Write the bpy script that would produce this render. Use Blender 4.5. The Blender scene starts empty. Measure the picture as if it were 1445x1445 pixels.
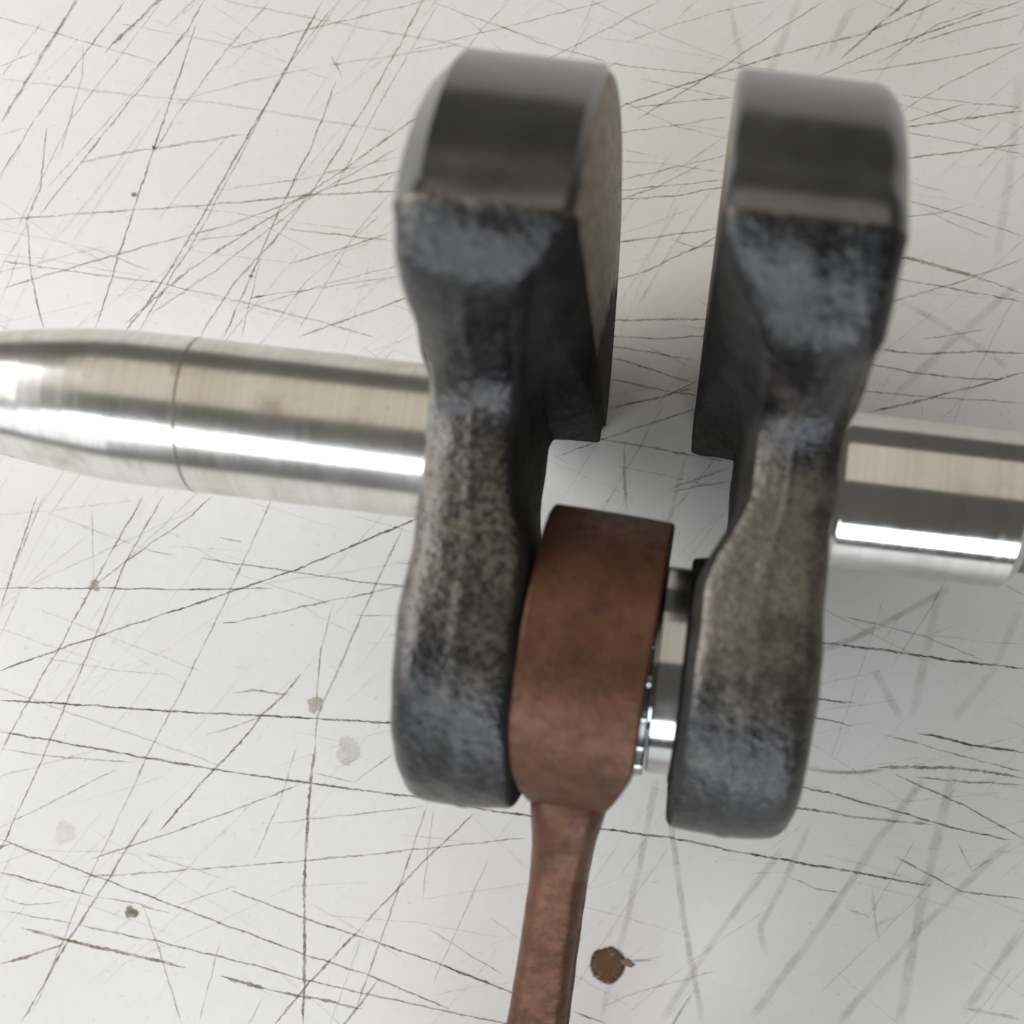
import bpy, bmesh, math, random
from mathutils import Vector, Matrix, noise

MM = 0.001
scene = bpy.context.scene
COL = scene.collection

# ------------------------------------------------------------------ camera
# World: tabletop is z = 0, crank axis runs along X at height AXH, pin towards -Y.
AXH = 53.0                                   # mm
CAM = Vector((0.0, -46.8, AXH + 215.0))      # mm
ROLL = math.radians(6.65)
FPX, NX, NY, W0 = 1858.0, 915.0, 1068.0, 1445.0
cam_d = bpy.data.cameras.new('camera')
cam_d.sensor_width = 36.0
cam_d.lens = FPX / W0 * 36.0
cam_d.shift_x = (W0 / 2 - NX) / W0
cam_d.shift_y = (NY - W0 / 2) / W0
cam_d.clip_start = 0.01
cam_d.clip_end = 20.0
cam_d.dof.use_dof = True
cam_d.dof.focus_distance = 0.258
cam_d.dof.aperture_fstop = 14.0
cam = bpy.data.objects.new('camera', cam_d)
cam.location = CAM * MM
cam.rotation_euler = (0, 0, ROLL)
COL.objects.link(cam)
scene.camera = cam

# ------------------------------------------------------------------ light
world = bpy.data.worlds.new('World')
scene.world = world
world.use_nodes = True
bg = world.node_tree.nodes['Background']
bg.inputs['Color'].default_value = (1.0, 0.96, 0.90, 1)
bg.inputs['Strength'].default_value = 0.11


def area(name, loc, target, sx, sy, power, col):
    d = bpy.data.lights.new(name, 'AREA')
    d.shape = 'RECTANGLE'
    d.size, d.size_y = sx, sy
    d.energy = power
    d.color = col
    o = bpy.data.objects.new(name, d)
    o.location = loc
    v = Vector(target) - Vector(loc)
    o.rotation_euler = v.to_track_quat('-Z', 'Y').to_euler()
    COL.objects.link(o)
    return o


area('window_light_front', (-0.62, -1.00, 1.02), (-0.12, 0, 0.05), 0.95, 0.48, 8.0, (0.86, 0.93, 1.0))
area('window_light_low', (0.30, -1.28, 0.50), (0.02, 0, 0.05), 0.85, 0.52, 8.5, (0.82, 0.91, 1.0))
area('window_light_corner', (-0.95, -0.95, 0.50), (-0.05, 0, 0.05), 0.8, 0.6, 1.8, (0.90, 0.95, 1.0))
area('window_light_left', (-1.08, 0.16, 0.58), (-0.07, 0.03, 0), 0.90, 0.50, 15.5, (0.99, 0.99, 0.98))
area('ceiling_light', (0.0, 0.85, 1.35), (0, 0.1, 0.05), 2.4, 1.7, 6.6, (1.0, 0.91, 0.76))

scene.view_settings.view_transform = 'Standard'
scene.view_settings.look = 'None'
scene.view_settings.exposure = 0.10
scene.view_settings.gamma = 1.0
scene.view_settings.use_curve_mapping = False
scene.render.engine = 'CYCLES'

# ------------------------------------------------------------------ helpers
random.seed(11)


def obj(name, bm, mats, parent=None, smooth=True, sharp=None):
    me = bpy.data.meshes.new(name)
    bmesh.ops.recalc_face_normals(bm, faces=bm.faces)
    if smooth:
        for f in bm.faces:
            f.smooth = True
    if sharp is not None:
        for e in bm.edges:
            if len(e.link_faces) == 2 and e.calc_face_angle(0) > sharp:
                e.smooth = False
    bm.to_mesh(me)
    bm.free()
    for m in (mats if isinstance(mats, (list, tuple)) else [mats]):
        me.materials.append(m)
    o = bpy.data.objects.new(name, me)
    COL.objects.link(o)
    if parent is not None:
        o.parent = parent
    return o


def empty(name, loc=(0, 0, 0)):
    o = bpy.data.objects.new(name, None)
    o.empty_display_size = 0.02
    o.location = loc
    COL.objects.link(o)
    return o


def lathe(bm, prof, cy=0.0, cz=0.0, n=96, closed=False, scale=MM):
    """revolve [(x, r)] round the line y=cy, z=cz parallel to X (mm)"""
    rings = []
    pp = [prof[0]]
    for (x0, r0), (x1, r1) in zip(prof, prof[1:]):      # holding loops keep long runs straight
        ln = math.hypot(x1 - x0, r1 - r0)
        if ln > 1.2 and min(r0, r1) > 0:
            for f in (.2 / ln, 1 - .2 / ln):
                pp.append((x0 + (x1 - x0) * f, r0 + (r1 - r0) * f))
        pp.append((x1, r1))
    prof = pp
    for x, r in prof:
        if r < 1e-6:
            rings.append([bm.verts.new((x * scale, cy * scale, cz * scale))])
        else:
            rings.append([bm.verts.new((x * scale, (cy + r * math.cos(2 * math.pi * k / n)) * scale,
                                        (cz + r * math.sin(2 * math.pi * k / n)) * scale)) for k in range(n)])
    pairs = list(zip(rings, rings[1:]))
    if closed:
        pairs.append((rings[-1], rings[0]))
    for a, b in pairs:
        if len(a) == 1 and len(b) == 1:
            continue
        for k in range(n):
            k2 = (k + 1) % n
            if len(a) == 1:
                bm.faces.new((a[0], b[k], b[k2]))
            elif len(b) == 1:
                bm.faces.new((a[k], b[0], a[k2]))
            else:
                bm.faces.new((a[k], b[k], b[k2], a[k2]))


class NT:
    def __init__(self, name):
        self.m = bpy.data.materials.new(name)
        self.m.use_nodes = True
        self.t = self.m.node_tree
        self.b = self.t.nodes['Principled BSDF']
        self.out = self.t.nodes['Material Output']

    def n(self, kind, **kw):
        nd = self.t.nodes.new(kind)
        for k, v in kw.items():
            if k in nd.inputs:
                nd.inputs[k].default_value = v
            else:
                setattr(nd, k, v)
        return nd

    def l(self, a, b):
        self.t.links.new(a, b)

    def coord(self, scale=(1, 1, 1)):
        c = self.n('ShaderNodeTexCoord')
        mp = self.n('ShaderNodeMapping')
        mp.inputs['Scale'].default_value = scale
        self.l(c.outputs['Object'], mp.inputs['Vector'])
        return mp.outputs['Vector']

    def noise(self, vec, scale, detail=4.0, rough=0.55, dist=0.0):
        nd = self.n('ShaderNodeTexNoise')
        nd.inputs['Scale'].default_value = scale
        nd.inputs['Detail'].default_value = detail
        nd.inputs['Roughness'].default_value = rough
        nd.inputs['Distortion'].default_value = dist
        self.l(vec, nd.inputs['Vector'])
        return nd.outputs['Fac']

    def ramp(self, fac, stops):
        r = self.n('ShaderNodeValToRGB')
        els = r.color_ramp.elements
        while len(els) < len(stops):
            els.new(0.5)
        for e, (p, c) in zip(els, stops):
            e.position = p
            e.color = c if len(c) == 4 else (*c, 1)
        self.l(fac, r.inputs['Fac'])
        return r.outputs['Color']

    def mapr(self, fac, a, b, c, d):
        r = self.n('ShaderNodeMapRange')
        for i, v in enumerate((a, b, c, d)):
            r.inputs[i + 1].default_value = v
        self.l(fac, r.inputs[0])
        return r.outputs[0]

    def mix(self, fac, a, b, mode='MIX'):
        r = self.n('ShaderNodeMix', data_type='RGBA', blend_type=mode)
        for sock, v in ((r.inputs[0], fac), (r.inputs[6], a), (r.inputs[7], b)):
            if hasattr(v, 'is_linked'):
                self.l(v, sock)
            else:
                sock.default_value = v if not isinstance(v, tuple) else (v if len(v) == 4 else (*v, 1))
        return r.outputs[2]

    def math(self, op, a, b=0.0):
        r = self.n('ShaderNodeMath', operation=op)
        for sock, v in ((r.inputs[0], a), (r.inputs[1], b)):
            if hasattr(v, 'is_linked'):
                self.l(v, sock)
            else:
                sock.default_value = v
        return r.outputs[0]

    def bump(self, h, strength, dist, prev=None):
        r = self.n('ShaderNodeBump')
        r.inputs['Strength'].default_value = strength
        r.inputs['Distance'].default_value = dist
        self.l(h, r.inputs['Height'])
        if prev is not None:
            self.l(prev, r.inputs['Normal'])
        return r.outputs['Normal']

    def set(self, **kw):
        for k, v in kw.items():
            k = k.replace('_', ' ')
            s = self.b.inputs[k]
            if hasattr(v, 'is_linked'):
                self.l(v, s)
            else:
                s.default_value = v if not isinstance(v, tuple) else (*v, 1)


# ------------------------------------------------------------------ materials
def mat_table():
    t = NT('white_laminate')
    v = t.coord()
    big = t.noise(v, 14, 4)
    fine = t.noise(v, 420, 3)
    sp = t.noise(v, 900, 2, 0.7)
    c = t.ramp(big, [(0.3, (0.64, 0.625, 0.595)), (0.7, (0.70, 0.685, 0.66))])
    c = t.mix(t.mapr(fine, 0.45, 0.75, 0, 0.22), c, (0.58, 0.56, 0.53))
    c = t.mix(t.mapr(sp, 0.66, 0.74, 0, 0.45), c, (0.42, 0.38, 0.33))
    nb = t.bump(fine, 0.12, 0.0003)
    t.set(Base_Color=c, Roughness=t.mapr(big, 0.3, 0.7, 0.34, 0.5), Normal=nb)
    t.b.inputs['Specular IOR Level'].default_value = 0.35
    return t.m


def mat_mark():
    """dirt rubbed into scratches; colour and strength come from the mark itself"""
    t = NT('scratch_dirt')
    a = t.n('ShaderNodeAttribute', attribute_name='mark')
    v = t.coord()
    n1 = t.noise(v, 240, 4, 0.6)
    n2 = t.noise(v, 1500, 3, 0.6)
    k = t.math('MULTIPLY', t.mapr(n1, 0.33, 0.62, 0.55, 1.1), t.mapr(n2, 0.34, 0.62, 0.62, 1.1))
    al = t.math('MULTIPLY', a.outputs['Alpha'], k)
    al = t.math('MINIMUM', al, 1.0)
    t.set(Base_Color=a.outputs['Color'], Roughness=0.8, Alpha=al)
    t.b.inputs['Specular IOR Level'].default_value = 0.1
    return t.m


def mat_polished(name, c0, c1, r0, r1, stain):
    t = NT(name)
    v = t.coord()
    ring = t.coord((900, 14, 14))                # rings round the shaft from grinding
    strk = t.coord((60, 500, 500))
    rn = t.noise(ring, 1.0, 4, 0.6)
    band = t.noise(t.coord((110, 6, 6)), 1.0, 2, 0.5)
    blot = t.noise(v, 130, 4, 0.6, 0.4)
    st = t.noise(strk, 1.0, 4, 0.65)
    c = t.mix(t.mapr(band, 0.35, 0.65, 0, 1), c0, c1)
    c = t.mix(t.mapr(blot, 0.55, 0.72, 0, stain), c, (0.36, 0.29, 0.21))
    c = t.mix(t.mapr(rn, 0.4, 0.7, 0, 0.22), c, (0.40, 0.37, 0.32))
    spk = t.noise(v, 1400, 2, 0.7)
    c = t.mix(t.mapr(spk, 0.70, 0.76, 0, 0.7), c, (0.10, 0.08, 0.06))
    rgh = t.math('ADD', t.mapr(rn, 0.3, 0.7, r0, r1), t.mapr(blot, 0.45, 0.7, 0, 0.05))
    nb = t.bump(rn, 0.012, 0.0002)
    nb = t.bump(st, 0.015, 0.0002, nb)
    t.set(Base_Color=c, Metallic=1.0, Roughness=rgh, Normal=nb)
    return t.m


def mat_forged(name, tan_lo, tan_hi, tan_amt, tan_min, tan_col, ybord):
    t = NT(name)
    v = t.coord()
    lump = t.noise(v, 110, 5, 0.6)
    grit = t.noise(v, 620, 4, 0.65)
    pit = t.noise(v, 1300, 3, 0.7)
    rust = t.noise(v, 150, 3, 0.6, 0.6)
    sep = t.n('ShaderNodeSeparateXYZ')
    c0 = t.n('ShaderNodeTexCoord')
    t.l(c0.outputs['Object'], sep.inputs[0])
    y = sep.outputs['Y']
    yw = t.math('ADD', y, t.mapr(lump, 0.3, 0.7, -0.010, 0.010))
    m1 = t.mapr(yw, tan_lo - 0.010, tan_lo + 0.008, 0, 1)
    m2 = t.mapr(yw, tan_hi - 0.006, tan_hi + 0.008, 1, 0)
    zone = t.math('MULTIPLY', m1, m2)
    base = t.ramp(lump, [(0.32, (0.034, 0.034, 0.035)), (0.68, (0.062, 0.062, 0.063))])
    base = t.mix(t.mapr(grit, 0.42, 0.66, 0, 0.55), base, (0.090, 0.087, 0.082))
    speck = t.mapr(t.noise(v, 1000, 3, 0.6), 0.42, 0.60, tan_min, 1.0)
    tan = t.math('MULTIPLY', t.math('MULTIPLY', zone, speck), tan_amt)
    c = t.mix(tan, base, tan_col)
    lip = t.mapr(t.math('ABSOLUTE', t.math('SUBTRACT', t.math('ADD', y, t.mapr(lump, 0.3, 0.7, -0.0012, 0.0004)), ybord)), 0.0001, 0.0014, 0.5, 0)
    c = t.mix(t.math('MULTIPLY', lip, t.mapr(rust, 0.3, 0.6, 0.3, 1.0)), c, (0.25, 0.185, 0.11))
    c = t.mix(t.mapr(rust, 0.69, 0.78, 0, 0.5), c, (0.21, 0.115, 0.045))
    c = t.mix(t.mapr(pit, 0.60, 0.70, 0, 0.6), c, (0.045, 0.042, 0.040))
    h = t.math('ADD', t.math('MULTIPLY', lump, 1.0), t.math('MULTIPLY', grit, 0.55))
    nb = t.bump(h, 0.75, 0.0010)
    nb = t.bump(pit, 0.18, 0.0003, nb)
    t.set(Base_Color=c, Metallic=t.mapr(tan, 0.0, 0.8, 0.92, 0.30), Roughness=t.math('ADD', t.mapr(grit, 0.3, 0.7, 0.17, 0.30), t.math('MULTIPLY', tan, 0.18)), Normal=nb)
    return t.m


def mat_turned():
    t = NT('turned_rim_steel')
    v = t.coord()
    ring = t.coord((1500, 30, 30))
    rn = t.noise(ring, 1.0, 3, 0.6)
    bl = t.noise(v, 90, 4, 0.6)
    c = t.ramp(bl, [(0.3, (0.135, 0.137, 0.14)), (0.7, (0.19, 0.193, 0.197))])
    c = t.mix(t.mapr(t.noise(v, 900, 3), 0.55, 0.75, 0, 0.5), c, (0.10, 0.095, 0.09))
    nb = t.bump(rn, 0.06, 0.0003)
    t.set(Base_Color=c, Metallic=0.9, Roughness=t.mapr(bl, 0.3, 0.7, 0.18, 0.26), Normal=nb)
    return t.m


def mat_face():
    t = NT('faced_steel')
    v = t.coord()
    g = t.noise(t.coord((300, 420, 420)), 1.0, 5, 0.7)
    bl = t.noise(v, 120, 4, 0.6)
    c = t.ramp(g, [(0.34, (0.06, 0.05, 0.042)), (0.60, (0.50, 0.41, 0.31))])
    c = t.mix(t.mapr(bl, 0.5, 0.7, 0, 0.6), c, (0.22, 0.185, 0.15))
    sep = t.n('ShaderNodeSeparateXYZ')
    c0 = t.n('ShaderNodeTexCoord')
    t.l(c0.outputs['Object'], sep.inputs[0])
    e = t.math('ADD', sep.outputs['Z'], t.math('MULTIPLY', sep.outputs['Y'], 1.4))
    e = t.math('ADD', e, t.mapr(bl, 0.3, 0.7, -0.008, 0.008))
    e = t.math('ADD', e, t.mapr(g, 0.3, 0.7, -0.004, 0.004))
    k = t.mapr(e, 0.073, 0.081, 1, 0)                # shade painted into the colour, ending along a ragged slanting line
    c = t.mix(k, c, (0.018, 0.017, 0.016))
    t.set(Base_Color=c, Metallic=t.mapr(k, 0, 1, 0.35, 0), Roughness=t.mapr(k, 0, 1, 0.5, 0.8), Normal=t.bump(g, 0.4, 0.0005))
    return t.m


def mat_copper():
    t = NT('copper_plated_steel')
    v = t.coord()
    a = t.noise(v, 85, 5, 0.65, 0.3)
    b = t.noise(v, 420, 4, 0.65)
    s = t.noise(t.coord((260, 900, 260)), 1.0, 3, 0.6)
    p = t.noise(v, 1100, 3, 0.7)
    c = t.ramp(a, [(0.28, (0.062, 0.0255, 0.0145)), (0.55, (0.120, 0.0505, 0.0275)), (0.78, (0.155, 0.069, 0.040))])
    c = t.mix(t.mapr(b, 0.48, 0.70, 0, 0.6), c, (0.048, 0.024, 0.017))
    c = t.mix(t.mapr(s, 0.55, 0.72, 0, 0.35), c, (0.18, 0.09, 0.053))
    c = t.mix(t.mapr(p, 0.64, 0.72, 0, 0.6), c, (0.05, 0.03, 0.025))
    h = t.math('ADD', a, t.math('MULTIPLY', b, 0.5))
    nb = t.bump(h, 0.5, 0.0006)
    t.set(Base_Color=c, Metallic=0.6, Roughness=t.mapr(b, 0.3, 0.7, 0.40, 0.56), Normal=nb)
    return t.m


M_TABLE = mat_table()
M_MARK = mat_mark()
M_SHAFT_L = mat_polished('ground_steel_stained', (0.70, 0.68, 0.62), (0.79, 0.78, 0.75), 0.19, 0.24, 0.55)
M_SHAFT_R = mat_polished('ground_steel', (0.62, 0.61, 0.58), (0.70, 0.69, 0.67), 0.08, 0.15, 0.25)
M_PIN = mat_polished('bearing_steel', (0.48, 0.48, 0.48), (0.56, 0.56, 0.56), 0.08, 0.16, 0.1)
def mat_shade_black():  # near-black colour standing in for the shade between the webs
    t = NT('painted_shade_black')
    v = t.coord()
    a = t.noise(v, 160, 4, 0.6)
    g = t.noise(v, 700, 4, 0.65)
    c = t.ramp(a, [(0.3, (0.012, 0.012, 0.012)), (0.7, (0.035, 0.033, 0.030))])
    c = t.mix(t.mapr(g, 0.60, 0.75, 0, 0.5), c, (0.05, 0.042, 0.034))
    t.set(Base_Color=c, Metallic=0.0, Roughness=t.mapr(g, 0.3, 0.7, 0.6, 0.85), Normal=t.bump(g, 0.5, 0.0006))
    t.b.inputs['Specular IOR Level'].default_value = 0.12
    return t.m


M_SHADE_BLACK = mat_shade_black()
_t = NT('dark_joint')
_t.set(Base_Color=(0.16, 0.115, 0.08), Metallic=0.4, Roughness=0.5)
M_SEAM = _t.m
M_FORGE_L = mat_forged('forged_steel_speckled', -0.034, -0.002, 0.9, 0.08, (0.125, 0.102, 0.078), 0.0186)
M_FORGE_R = mat_forged('forged_steel_worn', -0.034, -0.004, 0.95, 0.6, (0.150, 0.127, 0.097), 0.0214)
M_TURNED = mat_turned()
M_FACE = mat_face()
M_COPPER = mat_copper()

# ------------------------------------------------------------------ tabletop
def px2tab(x, y):
    """a spot on the tabletop, given where the photograph shows it"""
    dx, dy = x - NX, -(y - NY)
    d = CAM.z / FPX
    c, s = math.cos(ROLL), math.sin(ROLL)
    return Vector((CAM.x + (dx * c - dy * s) * d, CAM.y + (dx * s + dy * c) * d))


bm = bmesh.new()
bmesh.ops.create_cube(bm, size=1.0, matrix=Matrix.Translation((0, 0, -0.0125)) @ Matrix.Diagonal((1.5, 1.1, 0.025, 1)))
bmesh.ops.bevel(bm, geom=list(bm.edges), offset=0.003, segments=2, affect='EDGES')
table = obj('tabletop', bm, M_TABLE, smooth=False)
table['kind'] = 'structure'
table['label'] = 'white laminate tabletop covered in dark knife scratches'

PX = CAM.z / FPX          # mm on the table per photo pixel
BR, DK, GR, TN = (0.21, 0.155, 0.105), (0.105, 0.080, 0.060), (0.33, 0.295, 0.25), (0.28, 0.195, 0.115)
# (width in mm, strength, colour, photo polyline)
S = []


def sc(w, a, c, *pts):
    S.append((w, a, c, [px2tab(*p) for p in pts]))


# upper left
K0 = len(S)
sc(.34, .55, BR, (177, 0), (62, 150), (0, 248))
sc(.38, .60, BR, (288, 0), (266, 40), (53, 306))
sc(.30, .35, BR, (266, 44), (66, 266))
sc(.36, .75, DK, (277, 35), (244, 133), (217, 208), (190, 292), (133, 468))
sc(.34, .50, BR, (381, 0), (319, 71), (248, 164), (213, 221))
sc(.42, .75, DK, (456, 0), (394, 115), (328, 230), (275, 323), (217, 416), (177, 468))
sc(.34, .50, BR, (470, 9), (399, 102), (330, 238), (280, 330), (236, 400), (195, 468))
sc(.40, .60, BR, (598, 0), (518, 146), (443, 266), (385, 341), (330, 400), (280, 478))
sc(.34, .35, BR, (622, 0), (545, 130), (470, 270))
sc(.38, .65, DK, (474, 115), (443, 199), (390, 306), (350, 399), (314, 480))
sc(.30, .45, BR, (372, 345), (340, 480))
sc(.50, .50, TN, (111, 230), (177, 216), (345, 190))
sc(.40, .60, BR, (0, 310), (177, 297), (310, 288), (443, 275), (558, 270))
sc(.50, .25, GR, (0, 111), (177, 133), (310, 146), (554, 186))
sc(.40, .60, BR, (598, 160), (465, 253), (266, 381), (177, 456))
sc(.34, .45, BR, (563, 208), (443, 275), (310, 377), (213, 443))
sc(.38, .55, BR, (567, 241), (478, 261), (319, 319), (230, 341), (89, 381), (0, 408))
sc(.36, .45, BR, (0, 368), (89, 381), (221, 399), (337, 425), (461, 456), (532, 478))
sc(.36, .50, BR, (399, 323), (470, 330), (556, 341))
sc(.36, .55, BR, (552, 328), (480, 352), (407, 372))
sc(.38, .60, BR, (580, 419), (461, 461), (420, 476))
sc(.34, .45, BR, (319, 71), (421, 44), (611, 0))
sc(.40, .60, BR, (66, 180), (57, 265), (38, 310), (44, 390), (62, 468))
sc(.50, .28, GR, (310, 0), (487, 35), (640, 62), (680, 74))
sc(.34, .40, BR, (118, 60), (115, 110), (84, 220))
sc(.34, .40, BR, (0, 94), (53, 71))
sc(.60, .55, BR, (468, 80), (474, 92), (483, 110))
sc(.55, .85, DK, (352, 422), (364, 418), (376, 416))
sc(.30, .35, BR, (310, 268), (420, 254), (560, 222))
sc(.30, .40, BR, (560, 390), (440, 408), (350, 420))
sc(.30, .35, BR, (130, 350), (215, 384))
sc(.30, .35, BR, (60, 30), (0, 110))
sc(.30, .35, BR, (110, 0), (45, 95))
sc(.30, .30, BR, (230, 0), (100, 170), (20, 330))
sc(.28, .35, BR, (540, 300), (430, 400), (380, 470))
sc(.28, .35, BR, (330, 440), (470, 398), (575, 372))
sc(.28, .30, BR, (30, 350), (0, 430))
sc(.30, .35, BR, (590, 230), (500, 330), (420, 470))
S[K0:] = [(w * 1.2, a * .8, BR if c == DK else c, p) for w, a, c, p in S[K0:]]
# top middle and right
sc(.42, .60, BR, (1330, 0), (1218, 48), (1097, 78), (1006, 106), (885, 147), (800, 180))
sc(.36, .50, BR, (1166, 0), (1097, 43), (1006, 104), (900, 168))
sc(.42, .55, BR, (1445, 0), (1317, 43), (1231, 74), (1150, 110))
sc(.36, .45, BR, (1445, 20), (1360, 40), (1290, 62))
sc(.36, .45, BR, (1443, 60), (1339, 82), (1200, 104))
sc(1.7, .26, GR, (1028, 0), (1045, 78), (1052, 120))
sc(2.0, .30, GR, (1128, 0), (1100, 68), (1080, 120))
sc(2.0, .28, GR, (1205, 0), (1168, 82))
sc(.36, .40, GR, (850, 89), (1002, 106), (1060, 118))
sc(.36, .35, GR, (905, 112), (1036, 139))
sc(.38, .45, BR, (885, 152), (1036, 137))
sc(.36, .40, BR, (932, 0), (820, 60), (760, 90))
sc(.50, .35, GR, (985, 0), (955, 26))
sc(.38, .45, GR, (1270, 134), (1445, 153))
sc(.40, .60, BR, (1270, 174), (1320, 160), (1360, 147))
sc(.40, .65, BR, (1270, 181), (1360, 168), (1445, 156))
sc(.36, .40, BR, (1445, 65), (1339, 117), (1270, 158))
sc(.42, .60, BR, (1270, 224), (1360, 214), (1445, 203))
sc(.36, .45, BR, (1270, 186), (1360, 201), (1445, 218))
sc(.40, .55, BR, (1270, 308), (1330, 299), (1366, 290))
sc(.38, .50, GR, (1270, 280), (1350, 302), (1445, 334))
sc(.85, .70, TN, (1262, 363), (1290, 366), (1333, 378), (1399, 398))
sc(.40, .50, BR, (1390, 395), (1445, 415))
sc(.38, .55, BR, (1255, 391), (1366, 411), (1445, 427))
sc(.40, .50, BR, (1245, 430), (1366, 394), (1445, 365))
sc(2.0, .28, GR, (1445, 394), (1353, 473), (1254, 566))
sc(1.6, .28, GR, (1270, 424), (1350, 470), (1424, 519))
sc(.50, .60, BR, (1200, 490), (1250, 494), (1304, 500), (1374, 496), (1445, 499))
sc(.46, .60, BR, (1190, 506), (1283, 525), (1366, 535), (1416, 535))
sc(.55, .65, TN, (1445, 525), (1366, 548), (1287, 568), (1225, 582))
sc(.36, .45, BR, (1200, 550), (1330, 562), (1445, 569))
sc(2.4, .22, GR, (1440, 100), (1424, 249), (1407, 361))
sc(.34, .40, BR, (1300, 478), (1360, 470), (1395, 464))
sc(.34, .35, BR, (720, 0), (680, 40), (640, 100))
sc(.34, .35, BR, (690, 30), (760, 60), (860, 88))
sc(.34, .35, BR, (860, 0), (700, 42), (580, 70))
sc(.34, .30, BR, (1090, 0), (1000, 20), (880, 60))
sc(.34, .45, BR, (1400, 10), (1320, 36), (1240, 90))
# between the webs
sc(.36, .45, BR, (850, 260), (1034, 217))
sc(.34, .40, BR, (870, 285), (930, 262), (1000, 226))
sc(.36, .45, BR, (860, 270), (1030, 253))
sc(.40, .55, BR, (860, 282), (950, 277), (1030, 262))
sc(.40, .55, BR, (850, 345), (1020, 321))
sc(.42, .60, TN, (840, 402), (902, 386), (974, 354), (1015, 332))
sc(.36, .45, BR, (945, 336), (982, 350), (1015, 345))
sc(.48, .65, TN, (850, 452), (930, 451), (1000, 451))
sc(.40, .55, BR, (850, 475), (936, 478), (1000, 474))
sc(.42, .60, BR, (850, 486), (978, 508))
sc(.42, .60, BR, (850, 500), (890, 512), (980, 541))
sc(.42, .60, TN, (840, 531), (932, 550), (990, 559))
sc(.36, .50, BR, (840, 579), (936, 561), (990, 535))
sc(.36, .50, BR, (850, 580), (990, 545))
sc(.42, .60, TN, (780, 646), (860, 617), (990, 574))
sc(.40, .55, BR, (780, 608), (860, 622), (1030, 652))
sc(.46, .60, TN, (940, 692), (1030, 660))
sc(.42, .55, BR, (945, 693), (1040, 678))
sc(.70, .40, BR, (880, 626), (884, 720))
sc(.36, .35, BR, (780, 640), (802, 655))
sc(1.2, .28, GR, (970, 640), (955, 690), (940, 760))
sc(.34, .35, BR, (860, 190), (1030, 165))
sc(.34, .30, BR, (870, 140), (960, 180), (1030, 196))
# left, under the shaft
sc(.55, .95, DK, (0, 640), (30, 646), (62, 656))
sc(.42, .85, DK, (0, 946), (104, 909), (324, 836), (415, 805), (519, 761), (581, 735), (640, 712))
sc(.36, .75, DK, (0, 830), (125, 830), (270, 832), (386, 830))
sc(.40, .60, BR, (300, 700), (270, 728), (183, 788), (137, 824))
sc(.38, .65, BR, (230, 700), (174, 799), (129, 911), (95, 990), (46, 1100), (0, 1200))
sc(.38, .65, BR, (205, 695), (137, 815), (83, 915), (41, 986), (0, 1064))
sc(.42, .42, BR, (385, 700), (324, 836), (257, 973), (224, 1035), (191, 1100))
sc(.50, .42, BR, (568, 745), (523, 840), (481, 936), (448, 1010), (445, 1050))
sc(.36, .45, BR, (470, 850), (452, 920), (446, 1000))
sc(.36, .50, BR, (210, 778), (250, 783))
sc(.38, .55, BR, (282, 788), (415, 807), (515, 822), (600, 830))
sc(.70, .80, DK, (315, 878), (325, 879), (337, 877))
sc(.34, .60, BR, (336, 877), (432, 855), (556, 829), (600, 822))
sc(.46, .95, DK, (0, 988), (91, 993), (241, 1004), (373, 1010), (448, 1014))
sc(.55, .95, DK, (446, 1014), (500, 1017), (570, 1021))
sc(.46, .85, DK, (0, 1033), (72, 1045), (174, 1064), (299, 1085), (398, 1100), (440, 1106), (614, 1129), (740, 1152))
sc(.52, .90, DK, (715, 1146), (849, 1170), (947, 1182), (1050, 1204), (1180, 1226), (1313, 1251))
sc(.50, .85, BR, (423, 954), (400, 981), (373, 1006), (330, 1058), (287, 1101), (225, 1173))
sc(.75, .85, DK, (425, 952), (416, 962))
sc(.48, .75, BR, (332, 979), (361, 974), (409, 981))
sc(.36, .45, BR, (370, 1012), (330, 1025), (290, 1038))
sc(.40, .55, BR, (52, 700), (25, 782), (0, 861))
sc(.36, .45, BR, (62, 700), (8, 828))
sc(.70, .50, BR, (310, 758), (322, 761), (340, 764))
sc(.60, .55, BR, (126, 838), (118, 846), (112, 842))
sc(.32, .35, BR, (30, 830), (0, 900))
sc(.34, .35, GR, (60, 928), (150, 944), (240, 953))
sc(.30, .30, BR, (130, 720), (132, 830))
sc(.34, .45, BR, (560, 795), (600, 795))
sc(.34, .40, BR, (500, 868), (590, 870))
# lower left
sc(.44, .75, BR, (0, 1184), (128, 1234), (307, 1301), (430, 1347), (512, 1373), (635, 1424))
sc(.44, .80, BR, (0, 1230), (92, 1255), (133, 1265))
sc(.34, .45, BR, (133, 1265), (195, 1275), (240, 1290))
sc(.75, .85, BR, (31, 1309), (102, 1329), (180, 1346), (261, 1365))
sc(.85, .90, DK, (312, 1378), (345, 1387), (379, 1396))
sc(.60, .80, BR, (379, 1396), (440, 1408), (512, 1424))
sc(.40, .70, BR, (113, 1306), (225, 1329), (358, 1362), (430, 1383), (614, 1424), (735, 1448))
sc(.44, .80, BR, (328, 1257), (430, 1296), (538, 1332), (625, 1362), (740, 1408))
sc(.55, .90, DK, (620, 1360), (700, 1392))
sc(.62, .85, BR, (445, 1050), (435, 1127), (430, 1245), (429, 1367), (428, 1445))
sc(.46, .65, BR, (671, 1147), (599, 1214), (512, 1306))
sc(.55, .75, BR, (512, 1306), (435, 1388), (389, 1445))
sc(.50, .70, BR, (215, 1142), (154, 1239), (97, 1326), (31, 1442))
sc(.38, .60, BR, (425, 1106), (307, 1152), (179, 1196), (130, 1212))
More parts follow.
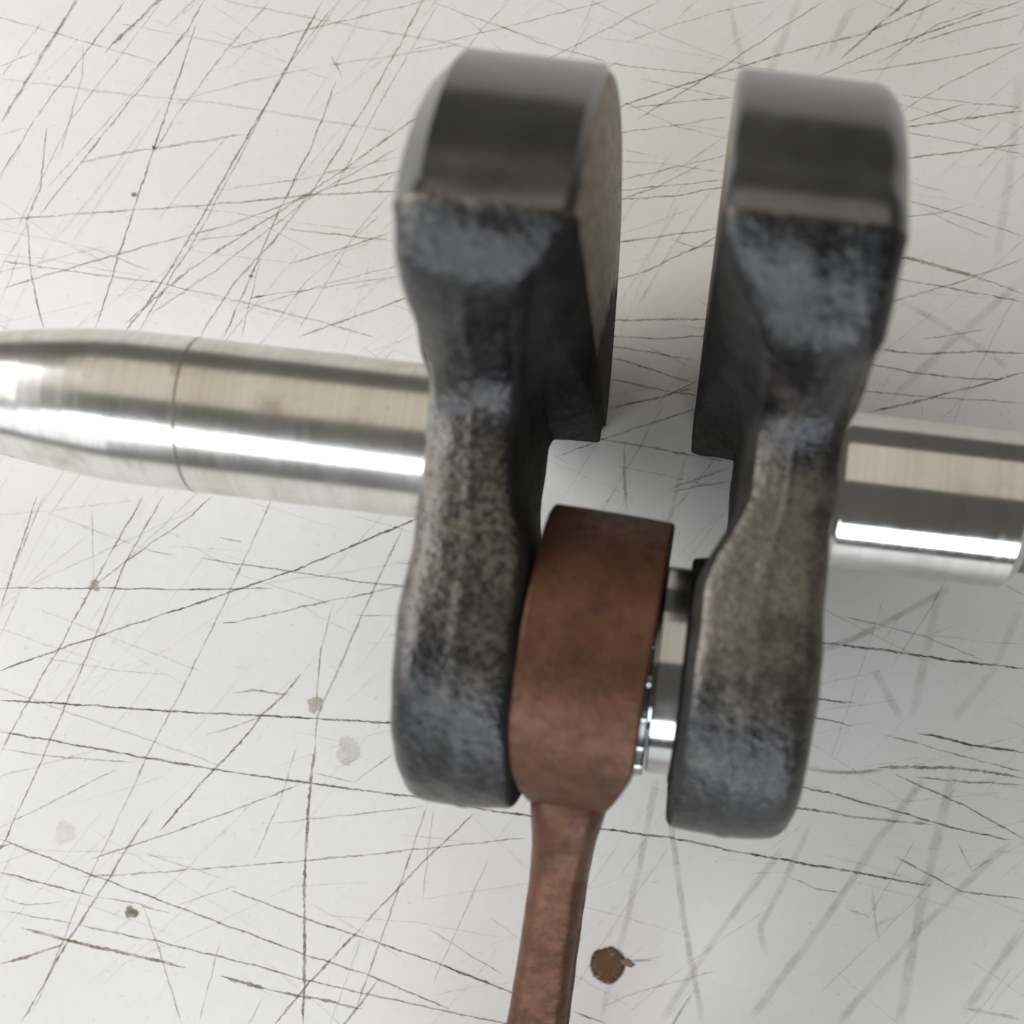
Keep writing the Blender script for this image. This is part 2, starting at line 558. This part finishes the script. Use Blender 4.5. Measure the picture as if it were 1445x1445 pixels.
sc(.36, .55, BR, (164, 1086), (80, 1128), (0, 1168))
sc(.36, .55, BR, (110, 1238), (276, 1227), (435, 1214), (740, 1183))
sc(.42, .50, BR, (604, 1132), (568, 1239), (502, 1425))
sc(.34, .40, BR, (612, 1136), (596, 1272))
sc(.60, .75, BR, (0, 1360), (50, 1346), (92, 1332))
sc(.34, .40, BR, (205, 1076), (118, 1255), (46, 1429))
sc(.40, .55, GR, (200, 1275), (220, 1326), (256, 1445))
sc(.36, .50, BR, (0, 1285), (107, 1304))
sc(.34, .40, BR, (380, 1162), (600, 1138))
sc(.30, .32, BR, (0, 1266), (40, 1278), (97, 1270))
sc(.34, .40, BR, (604, 1311), (712, 1377))
sc(.34, .40, BR, (420, 1050), (395, 1130), (360, 1210))
sc(.32, .35, BR, (250, 1277), (332, 1250))
sc(.34, .40, BR, (440, 1090), (500, 1104), (560, 1060))
sc(.30, .35, BR, (310, 1330), (280, 1445))
sc(.34, .45, BR, (0, 1056), (60, 1066), (190, 1076))
sc(.34, .40, GR, (690, 1210), (610, 1390))
sc(.40, .75, DK, (808, 1428), (860, 1446))
sc(.30, .40, BR, (470, 1085), (512, 1068))
# lower right
sc(.95, .80, TN, (1125, 1080), (1160, 1088), (1202, 1091), (1250, 1086))
sc(.70, .80, BR, (1240, 1083), (1336, 1083), (1400, 1090), (1445, 1098))
sc(.46, .85, DK, (1110, 1105), (1130, 1110), (1246, 1139), (1336, 1166), (1425, 1186))
sc(.42, .75, BR, (1260, 1092), (1358, 1135), (1445, 1184))
sc(.46, .60, BR, (1291, 1097), (1370, 1104), (1445, 1108))
sc(.55, .65, BR, (1100, 1136), (1202, 1153), (1318, 1164))
sc(.46, .75, BR, (1264, 1208), (1310, 1234), (1354, 1258), (1445, 1269))
sc(.36, .50, BR, (1112, 1237), (1150, 1253), (1193, 1262))
sc(.46, .55, BR, (1193, 1282), (1226, 1294))
sc(.52, .95, DK, (1130, 903), (1148, 905), (1270, 921), (1342, 932), (1445, 943))
sc(.52, .85, DK, (1130, 983), (1175, 989), (1207, 993))
sc(.40, .75, DK, (1130, 1008), (1170, 1017), (1202, 1025))
sc(.34, .60, BR, (1243, 1035), (1340, 1062), (1445, 1090))
sc(.56, .95, DK, (1296, 1035), (1330, 1041), (1367, 1050), (1445, 1063))
sc(1.6, .45, BR, (1340, 830), (1270, 868), (1209, 899), (1130, 930))
sc(.38, .45, BR, (1190, 870), (1306, 899), (1386, 931))
sc(2.2, .26, GR, (1325, 840), (1305, 930), (1287, 1016))
sc(1.9, .34, GR, (1231, 941), (1250, 975), (1272, 1016))
sc(2.0, .22, GR, (1440, 860), (1400, 950), (1340, 1020))
sc(1.6, .42, GR, (925, 1100), (903, 1220), (876, 1331), (849, 1434))
sc(1.5, .46, GR, (940, 1120), (950, 1184), (965, 1300), (992, 1445))
sc(1.7, .36, GR, (1104, 1197), (1023, 1304), (934, 1438))
sc(1.6, .34, GR, (1144, 1160), (1104, 1250), (1072, 1309), (1081, 1349))
sc(2.0, .36, GR, (1304, 1099), (1237, 1188), (1157, 1309), (1059, 1438))
sc(2.6, .40, GR, (1345, 1090), (1322, 1184), (1295, 1300), (1269, 1445))
sc(1.9, .34, GR, (1425, 1188), (1313, 1295), (1180, 1445))
sc(2.2, .32, GR, (1445, 1309), (1400, 1372), (1358, 1434))
sc(.50, .35, GR, (1350, 1188), (1372, 1230), (1400, 1210))
sc(1.0, .35, BR, (1225, 1312), (1270, 1290))
sc(.80, .30, BR, (1360, 1422), (1445, 1440))
sc(.50, .30, GR, (1010, 1370), (900, 1400), (850, 1420))
sc(.60, .45, BR, (880, 1355), (926, 1356))
sc(.90, .28, GR, (1230, 1250), (1240, 1330))
sc(.40, .45, BR, (1360, 1050), (1445, 1062))

# the rest of the table is scratched in the same way, and faintly all over
for k in range(900):
    cx, cy = random.uniform(-520, 560), random.uniform(-430, 430)
    inside = k >= 440
    if inside:
        cx, cy = random.uniform(-160, 100), random.uniform(-110, 120)
    elif -150 < cx < 95 and -105 < cy < 115:
        continue
    r = random.random()
    ang = (random.gauss(62, 9) if r < .5 else random.gauss(-9, 9) if r < .8 else random.gauss(22, 12)) - 6.65
    L = random.uniform(8, 45) if inside else random.uniform(25, 140)
    d = Vector((math.cos(math.radians(ang)), math.sin(math.radians(ang)))) * L / 2
    c0 = Vector((cx, cy))
    bow = Vector((-d.y, d.x)) * random.gauss(0, .035)
    if inside:
        S.append((random.uniform(.15, .34), random.uniform(.12, .38) * (1 if cy > -10 else .75), random.choice((BR, GR, BR)), [c0 - d, c0 + bow, c0 + d]))
    else:
        S.append((random.choice((.3, .4, .4, .5, .6)), random.uniform(.3, .7), random.choice((BR, BR, GR, DK)), [c0 - d, c0 + bow, c0 + d]))

for k in range(260):                                 # grit and nicks
    c0 = Vector((random.uniform(-170, 110), random.uniform(-120, 130)))
    d = Vector((random.gauss(0, 1), random.gauss(0, .6))).normalized() * random.uniform(.15, .9)
    S.append((random.uniform(.15, .4), random.uniform(.25, .75), random.choice((BR, DK, TN)), [c0 - d, c0, c0 + d]))

bm = bmesh.new()
lay = bm.loops.layers.float_color.new('mark')


def ribbon(w, a, col, pts, z, seed):
    # resample
    step = .9 if (w > .9 or max(abs(pts[0].x), abs(pts[0].y)) > 170) else .38
    out = []
    for p, q in zip(pts, pts[1:]):
        n = max(1, int((q - p).length / step))
        for i in range(n):
            out.append(p.lerp(q, i / n))
    out.append(pts[-1])
    n = len(out)
    # soften the corners
    sm = [out[0]] + [(out[i - 1] + out[i] * 2 + out[i + 1]) / 4 for i in range(1, n - 1)] + [out[-1]]
    wide = w > .9
    rows, AL = [], []
    for i0, p in enumerate(sm):
        i = i0
        t = sm[min(i + 1, n - 1)] - sm[max(i - 1, 0)]
        if t.length < 1e-6:
            t = Vector((1, 0))
        t.normalize()
        nn = Vector((-t.y, t.x))
        u = i * step / .9
        j = noise.noise(Vector((u * .21, seed * 7.3, 0))) * .22 + noise.noise(Vector((u * .9, seed * 3.1, 5))) * .10
        if step < .5:
            j += noise.noise(Vector((u * 2.3, seed * 1.7, 8))) * .13 * min(1.2, w / .4)
        ww = w * (0.85 + (.25 if wide else .75) * noise.noise(Vector((u * (.12 if wide else .9), seed * 5.7, 9))))
        ww = max(ww, w * .3) * (1.25 if wide else 1.15)
        end = min(1, (i + .4) * step / 2.7, (n - .6 - i) * step / 2.7)
        if not wide:
            ww *= max(.25, end)
        c = p + nn * j
        rows.append([bm.verts.new(((c.x + nn.x * ww * q) * MM, (c.y + nn.y * ww * q) * MM, z)) for q in ((.5, .2, -.2, -.5) if wide else (.5, .3, -.3, -.5))])
        AL.append(a * (.60 if wide else .90) * (.85 + .6 * noise.noise(Vector((u * .25, seed * 2.2, 3)))) * (max(0, min(1, end)) if wide else 1))
    for i in range(n - 1):
        for q in range(3):
            f = bm.faces.new((rows[i][q], rows[i][q + 1], rows[i + 1][q + 1], rows[i + 1][q]))
            for lp, k, qq in zip(f.loops, (i, i, i + 1, i + 1), (q, q + 1, q + 1, q)):
                lp[lay] = (*col, 0.0 if qq in (0, 3) else max(0.0, min(1.0, AL[k])))


for i, (w, a, c, pts) in enumerate(S):
    ribbon(w, a, c, pts, 2.5e-5 + i * 1.5e-7, i + 1)
scr = obj('scratches', bm, M_MARK, table, smooth=False)
scr['kind'] = 'stuff'


def blot(name, x, y, r, col, a, seed, z, squash=1.0, label=None, rag=1.0):
    """an uneven patch of burnt or rubbed-in dirt on the tabletop"""
    b = bmesh.new()
    ly = b.loops.layers.float_color.new('mark')
    c = px2tab(x, y)
    rings = []
    for k, fr in enumerate((0.0, .35, .7, .88, 1.0)):
        ring = []
        for j in range(40):
            th = 2 * math.pi * j / 40
            rr = r * PX * fr * (1 + rag * .55 * noise.noise(Vector((math.cos(th) * 1.4, math.sin(th) * 1.4, seed)))
                                + rag * .22 * noise.noise(Vector((math.cos(th) * 5, math.sin(th) * 5, seed))))
            ring.append(b.verts.new(((c.x + rr * math.cos(th)) * MM, (c.y + rr * math.sin(th) * squash) * MM, z)))
            if k == 0:
                break
        rings.append(ring)
    als = (1.0, .95, .9, .8, .0)
    for k in range(4):
        for j in range(40):
            j2 = (j + 1) % 40
            if k == 0:
                f = b.faces.new((rings[0][0], rings[1][j], rings[1][j2])); ks = (0, 1, 1)
            else:
                f = b.faces.new((rings[k][j], rings[k + 1][j], rings[k + 1][j2], rings[k][j2])); ks = (k, k + 1, k + 1, k)
            for lp, kk in zip(f.loops, ks):
                cc = col
                if kk >= 3:
                    cc = tuple(v * .55 for v in col)
                lp[ly] = (*cc, als[kk] * a)
    o = obj(name, b, M_MARK, table, smooth=False)
    if label:
        o['label'] = label
    return o


zb = 1.6e-4
blot('burn_mark', 857, 1361, 27, (0.115, 0.068, 0.03), 1.35, 3.1, zb, rag=.28, label='round brown burn mark beside the connecting rod')
blot('stain', 882, 1359, 10, (0.20, 0.15, 0.09), 1.3, 4.4, zb + 2e-6, .6)
blot('stain', 492, 1060, 19, (0.47, 0.39, 0.31), .28, 5.2, zb)
blot('stain', 444, 993, 12, (0.36, 0.27, 0.18), .5, 6.7, zb)
blot('stain', 92, 1175, 17, (0.54, 0.48, 0.41), .2, 7.9, zb)
blot('stain', 184, 1288, 9, (0.15, 0.12, 0.07), .9, 9.1, zb)
blot('stain', 189, 275, 4.5, DK, .8, 10.3, zb, .7)
blot('stain', 217, 208, 2.8, DK, .8, 11.7, zb)
blot('stain', 354, 390, 2.8, DK, .8, 12.2, zb)
blot('stain', 133, 826, 8, (0.35, 0.27, 0.2), .7, 13.5, zb)

# ------------------------------------------------------------------ crankshaft
crank = empty('crankshaft', (0, 0, 0))
crank['label'] = 'steel crankshaft with two dark forged counterweighted webs and bright journals'
crank['category'] = 'crankshaft'

PINY, PINR = -32.5, 25.5


def smooth01(a, b, x):
    t = max(0.0, min(1.0, (x - a) / (b - a)))
    return t * t * (3 - 2 * t)


def half_outline(apex, top):
    """(y, z) from the boss tip round the near side to the top of the rim"""
    pts = []
    for k in range(0, 19):
        th = math.radians(90 * k / 18)
        pts.append((PINY - PINR * math.cos(th), PINR * math.sin(th)))
    low = [(-32.5, 25.5), (-24, 24.7), (-12, 23.9), (-4, 23.9), (0, 24.9), (3, 27.3), (5.2, 31.5), (7.0, 37.5), (8.6, 43.8),
           (apex - 8.0, 48.6), (apex - 4.2, 51.6), (apex, 53.6)]
    rim = [(apex, 53.6), (apex + 4, 52.3), (30, 49.4), (38, 44.4), (46, 36.8), (52, 28), (56, 17.5), (58, 8), (58.6, 0)]
    rim = [(apex + (y - apex) * (top - apex) / (58.6 - apex), z) for y, z in rim]
    for ext in ([(-36, 25.3)] + low + [(apex + 4, 54.6)], [(apex - 4, 54.6)] + rim + [(rim[-2][0], -8)]):
        for i in range(1, len(ext) - 2):
            p0, p1, p2, p3 = ext[i - 1], ext[i], ext[i + 1], ext[i + 2]
            n = 6
            for j in range(1, n + 1):
                t = j / n
                q = []
                for a in (0, 1):
                    q.append(.5 * (2 * p1[a] + (p2[a] - p0[a]) * t + (2 * p0[a] - 5 * p1[a] + 4 * p2[a] - p3[a]) * t * t
                                   + (3 * p1[a] - p0[a] - 3 * p2[a] + p3[a]) * t ** 3))
                pts.append((q[0], max(0.0, q[1])))
    pts[-1] = (top, 0.0)
    return pts




def t_outer(y, z):
    cw = smooth01(3.5, 9, y)
    arm = 1.4 + 0.3 * math.exp(-((y + 10) / 12) ** 2)
    boss = smooth01(-22, -30, y)
    return (1 - cw) * (arm * (1 - boss) + 0.9 * boss)


def t_inner(y, z, extra=0.0):
    far = smooth01(26, -14, z)                    # sloped on the near side, square-shouldered on the far side
    cw = smooth01(3, 19.5, y) * (1 - far) + smooth01(9.3, 12.2, y) * far
    boss = smooth01(-6, -22, y)
    return 15.8 + 7.9 * cw + (3.7 + extra) * boss * (1 - cw)


def build_web(xfun, seed, forged, parent, top, ybord, extra, bevel):
    OUT = half_outline(ybord, top)
    n = len(OUT)
    nrm = []
    for i in range(n):
        a, b = OUT[max(i - 1, 0)], OUT[min(i + 1, n - 1)]
        ty, tz = b[0] - a[0], b[1] - a[1]
        if i == 0:
            ty, tz = 0, 1
        if i == n - 1:
            ty, tz = 0, -1
        l = math.hypot(ty, tz)
        nrm.append((-tz / l, ty / l))
    isplit = min(range(n), key=lambda i: abs(OUT[i][0] - ybord) + (0 if OUT[i][1] > 40 else 99))
    NF = 14
    NW = 14
    rows = []
    for i, ((y, z), (ny, nz)) in enumerate(zip(OUT, nrm)):
        cw = smooth01(14, 24, y)
        ro = 4.8 * (1 - cw) + 3.6 * cw
        ri = 3.4 * (1 - cw) + 1.3 * cw
        boss = smooth01(-40, -54, y)
        ro -= 0.4 * boss
        ri -= 1.6 * boss
        row = []

        def put(t, yy, zz, wall):
            row.append((t, yy, zz, wall))
        to, ti = t_outer(y, z), t_inner(y, z, extra)
        cb = cw * bevel
        near, far = [], []
        # side wall with rounded edges, from the outer face to the inner face
        prof = []
        for k in range(6):
            a = math.radians(90 * k / 5)
            f = k / 5                                 # forged edges are round, turned ones chamfered
            prof.append((ro * ((1 - math.sin(a)) * (1 - cb) + (1 - f) * cb), to + ro * ((1 - math.cos(a)) * (1 - cb) + f * cb)))
        for k in range(1, NW):
            f = k / NW
            bulge = 0.0
            prof.append((-(0.30 * math.sin(math.pi * f) + .28 * math.exp(-((f - .46) / .07) ** 2)) * (1 - cw), to + ro + (ti - to - ro - ri) * f))
        for k in range(6):
            a = math.radians(90 * k / 5)
            f = k / 5
            prof.append((ri * ((1 - math.cos(a)) * (1 - cb) + f * cb), ti - ri + ri * (math.sin(a) * (1 - cb) + f * cb)))
        for ins, t in prof:
            yy, zz = y - ny * ins, z - nz * ins
            zz = max(zz, 0.0)
            near.append((t, yy, zz))
        yo, zo = near[0][1], near[0][2]
        yi, zi = near[-1][1], near[-1][2]
        ring = []
        ring += near
        for k in range(1, NF):                       # inner face, near to far
            f = 1 - 2 * k / NF
            ring.append((None, yi, zi * f, 'in'))
        ring += [(t, yy + 5.2 * smooth01(-5, 4, yy) * smooth01(18, 10, yy), -zz) for t, yy, zz in reversed(near)]
        for k in range(1, NF):                       # outer face, far to near
            f = -1 + 2 * k / NF
            ring.append((None, yo, zo * f, 'out'))
        full = []
        for p in ring:
            if p[0] is None:
                full.append((t_inner(p[1], p[2], extra) if p[3] == 'in' else t_outer(p[1], p[2]), p[1], p[2]))
            else:
                full.append(p[:3])
        rows.append(full)
    m = len(rows[0])
    # forge surface: shallow lumps everywhere but on the turned rim
    co = []
    for i, row in enumerate(rows):
        r2 = []
        for t, y, z in row:
            rim = smooth01(ybord - 1.3, ybord + .7, y)
            amp = .34 * (1 - rim) + .04 * rim
            p = Vector((t * .09, y * .09, z * .09)) + Vector((seed * 9.1, 0, 0))
            d = noise.fractal(p, 1.0, 2.0, 3)
            d2 = noise.noise(p * 3.3 + Vector((7, 3, 1)))
            c = Vector((0, y - (-5 if y < 15 else 15), z))
            if c.length > 1e-5:
                c.normalize()
            off = amp * (d + .4 * d2)
            ledge = 0.0          # the rim was turned down a little
            t2 = t + (amp * .8 * noise.noise(p * 2 + Vector((1, 9, 4))) if abs(z) < 60 else 0)
            r2.append((t2, y + c.y * (off + ledge), z + c.z * (off + ledge)))
        co.append(r2)

    nwall = 6 + (NW - 1) + 6

    def part(name, i0, i1, mats, par, matfun):
        b = bmesh.new()
        vs = [[b.verts.new((xfun(t) * MM, y * MM, (z + AXH) * MM)) for t, y, z in co[i]] for i in range(i0, i1 + 1)]
        for a in range(len(vs) - 1):
            for k in range(m):
                k2 = (k + 1) % m
                try:
                    f = b.faces.new((vs[a][k], vs[a][k2], vs[a + 1][k2], vs[a + 1][k]))
                except ValueError:
                    continue
                f.material_index = matfun(i0 + a, k)
        bmesh.ops.remove_doubles(b, verts=b.verts, dist=2e-6)
        bmesh.ops.dissolve_degenerate(b, edges=b.edges, dist=1e-6)
        return obj(name, b, mats, par, sharp=math.radians(32))

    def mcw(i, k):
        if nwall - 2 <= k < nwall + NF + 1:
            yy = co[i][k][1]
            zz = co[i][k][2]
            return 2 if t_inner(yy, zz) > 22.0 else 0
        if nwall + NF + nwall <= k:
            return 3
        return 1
    def mweb(i, k):                                  # shade painted black on the side facing the rod
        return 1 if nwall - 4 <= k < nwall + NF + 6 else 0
    w = part('web', 0, isplit, [forged, M_SHADE_BLACK], parent, mweb)
    c = part('counterweight', isplit, n - 1, [M_SHADE_BLACK, M_TURNED, M_FACE, forged], w, mcw)
    return w


webL = build_web(lambda t: -40.0 + t, 1.0, M_FORGE_L, crank, 56.6, 18.6, 0.0, 1.0)
webL['label'] = 'speckled grey web next to the tapered journal'
webR = build_web(lambda t: 24.9 - t, 2.7, M_FORGE_R, crank, 58.6, 21.4, 1.4, 0.25)
webR['label'] = 'web with a worn tan patch along its arm'

# journals
bm = bmesh.new()
lathe(bm, [(-34, 0), (-34, 12.7), (-38.4, 12.7), (-39.0, 12.5), (-39.4, 12.36), (-39.8, 12.32), (-68.9, 12.32), (-69.3, 12.30), (-79.0, 12.30), (-79.0, 0)], 0, AXH)
jl = obj('journal', bm, M_SHAFT_L, crank, sharp=math.radians(35))
bm = bmesh.new()
lathe(bm, [(-79.0, 0), (-79.0, 12.28), (-90, 12.18), (-93.6, 12.02), (-96.5, 11.78), (-100, 11.40), (-104, 10.9), (-108, 10.3), (-112, 9.65),
           (-118, 8.65), (-126, 7.3), (-130, 6.7), (-130.5, 6.0), (-131.5, 6.0)]
      + [p for k in range(12) for p in ((-131.5 - k * 1.25 - .3, 6.0), (-131.5 - k * 1.25 - .9, 5.3))] + [(-147, 5.6), (-148, 5.0), (-148, 0)], 0, AXH)
tp = obj('shaft_taper', bm, M_SHAFT_L, crank, sharp=math.radians(35))
bm = bmesh.new()
lathe(bm, [(-79.16, 12.1), (-79.16, 12.31), (-78.80, 12.31), (-78.80, 12.1)], 0, AXH, closed=True)
obj('seam', bm, M_SEAM, jl, sharp=math.radians(35))
bm = bmesh.new()
lathe(bm, [(19, 0), (19, 13.4), (23.4, 13.4), (24.3, 13.1), (24.9, 12.72), (25.4, 12.62), (53.6, 12.62), (55.4, 11.0), (55.4, 0)], 0, AXH)
jr = obj('journal', bm, M_SHAFT_R, crank, sharp=math.radians(35))
bm = bmesh.new()
lathe(bm, [(55.4, 0), (55.4, 9.6), (56.4, 9.9), (82, 9.9), (83, 9.2), (83, 0)], 0, AXH)
obj('shaft_end', bm, M_TURNED, crank, sharp=math.radians(35))

# crank pin, its shoulder, the roller cage
bm = bmesh.new()
lathe(bm, [(-24, 0), (-24, 13.2), (6, 13.2), (6, 0)], PINY, AXH)
obj('crank_pin', bm, M_PIN, crank, sharp=math.radians(35))
bm = bmesh.new()
lathe(bm, [(-0.1, 13.3), (-0.4, 13.6), (-0.4, 16.5), (-0.1, 16.9), (3.6, 16.9), (3.6, 13.3)], PINY, AXH, closed=True)
obj('thrust_collar', bm, M_PIN, crank, sharp=math.radians(35))
bm = bmesh.new()
lathe(bm, [(3.5, 13.3), (3.5, 18.2), (3.8, 18.6), (7.5, 19.2), (7.5, 13.3)], PINY, AXH, closed=True)
obj('pin_boss', bm, M_SHADE_BLACK, crank, sharp=math.radians(35))  # boss coloured near-black for the shade in the pin gap
bm = bmesh.new()
lathe(bm, [(-20.0, 13.6), (-20.0, 17.2), (-1.0, 17.2), (-0.7, 16.9), (-0.7, 13.9), (-1.0, 13.6)], PINY, AXH, closed=True)
cage = obj('bearing_cage', bm, M_TURNED, crank, sharp=math.radians(35))
rb = bmesh.new()
lathe(rb, [(-2.2, 0), (-2.2, 1.3), (-.95, 1.3), (-.7, 1.0), (-.7, 0)], 0, 0, n=16)
first = obj('roller', rb, M_PIN, cage)
for k in range(18):
    o = first if k == 0 else first.copy()
    if k:
        COL.objects.link(o)
        o.parent = cage
    th = 2 * math.pi * k / 18
    o.location = (0.0, (PINY + 16.3 * math.cos(th)) * MM, (AXH + 16.3 * math.sin(th)) * MM)

# ------------------------------------------------------------------ connecting rod
rod = empty('connecting_rod', (-10.95 * MM, PINY * MM, AXH * MM))
rod['label'] = 'copper brown connecting rod hanging on the pin between the two webs'
rod['category'] = 'connecting rod'
RL, SEND = 116.0, 13.0
drop = math.asin((AXH - SEND - .2) / RL)
rod.rotation_euler = (drop, 0, math.radians(-2.9))       # local -Y runs down the shank


def annulus(bm, cy, ro, ri, hw, bev, n=96):
    lathe(bm, [(-hw + bev * .3, ri), (-hw, ri + bev * .5), (-hw, ro - bev), (-hw + bev * .35, ro - bev * .35), (-hw + bev, ro),
               (-hw * .4, ro + .12), (hw * .4, ro + .12), (hw - bev, ro), (hw - bev * .35, ro - bev * .35), (hw, ro - bev), (hw, ri + bev * .5), (hw - bev * .3, ri)],
          cy, 0, n=n, closed=True)


def roughen(bm, amp, seed):
    for v in bm.verts:
        p = v.co * 130 + Vector((seed, 0, 0))
        d = noise.fractal(p, 1.0, 2.0, 3)
        dirn = Vector((v.co.x * .3, 0, v.co.z))
        if dirn.length > 1e-6:
            v.co += dirn.normalized() * d * amp * MM


bm = bmesh.new()
annulus(bm, 0, 24.2, 17.7, 9.75, .45)
for v in bm.verts:                                       # cheeks are cut back towards the shank
    v.co.x *= 1 - .50 * max(0.0, min(1.0, (-v.co.y / MM - 11) / 14.5))
big = obj('big_end', bm, M_COPPER, rod, sharp=math.radians(40))
# shank lofted along -Y : (s, half width across, half depth)
SH = [(18.6, 6.8, 13.0), (20.5, 6.7, 13.2), (22.5, 6.5, 13.2), (24.5, 6.2, 12.9), (26.5, 5.9, 12.2), (28.5, 5.6, 11.4), (31, 5.3, 10.5), (35, 5.0, 9.8),
      (50, 5.1, 9.3), (70, 5.6, 8.8), (85, 5.8, 8.4), (95, 6.0, 8.2), (101, 6.6, 8.6), (104.2, 7.4, 9.4)]
bm = bmesh.new()
rings = []
for a, b2 in zip(SH, SH[1:]):
    st = max(1, int((b2[0] - a[0]) / 1.0))
    for k in range(st):
        f = k / st
        s, hw, hd = (a[j] + (b2[j] - a[j]) * f for j in range(3))
        rings.append((s, hw, hd))
rings.append(SH[-1])
vs = []
for s, hw, hd in rings:
    ring = []
    for k in range(40):
        th = 2 * math.pi * k / 40
        e = .52
        cx, cz = math.cos(th), math.sin(th)
        x = hw * math.copysign(abs(cx) ** e, cx)
        z = hd * math.copysign(abs(cz) ** e, cz)
        # shallow channel along both flanks, between the edges of the I-section
        ch = smooth01(36, 44, s) * smooth01(98, 88, s)
        if abs(z) < hd * .6:
            x *= 1 - .32 * ch * smooth01(hd * .62, hd * .35, abs(z))
        jit = .10 * noise.noise(Vector((s * .25, th * 1.5, 4)))
        ring.append(bm.verts.new((x * (1 + jit * .2) * MM, -s * MM, (z + jit * math.copysign(1, z)) * MM)))
    vs.append(ring)
for a, b2 in zip(vs, vs[1:]):
    for k in range(40):
        k2 = (k + 1) % 40
        bm.faces.new((a[k], a[k2], b2[k2], b2[k]))
bm.faces.new(vs[0])
bm.faces.new(list(reversed(vs[-1])))
obj('shank', bm, M_COPPER, rod, sharp=math.radians(50))
bm = bmesh.new()
annulus(bm, -RL, SEND, 9.0, 9.0, .8, 64)
obj('small_end', bm, M_COPPER, rod, sharp=math.radians(40))
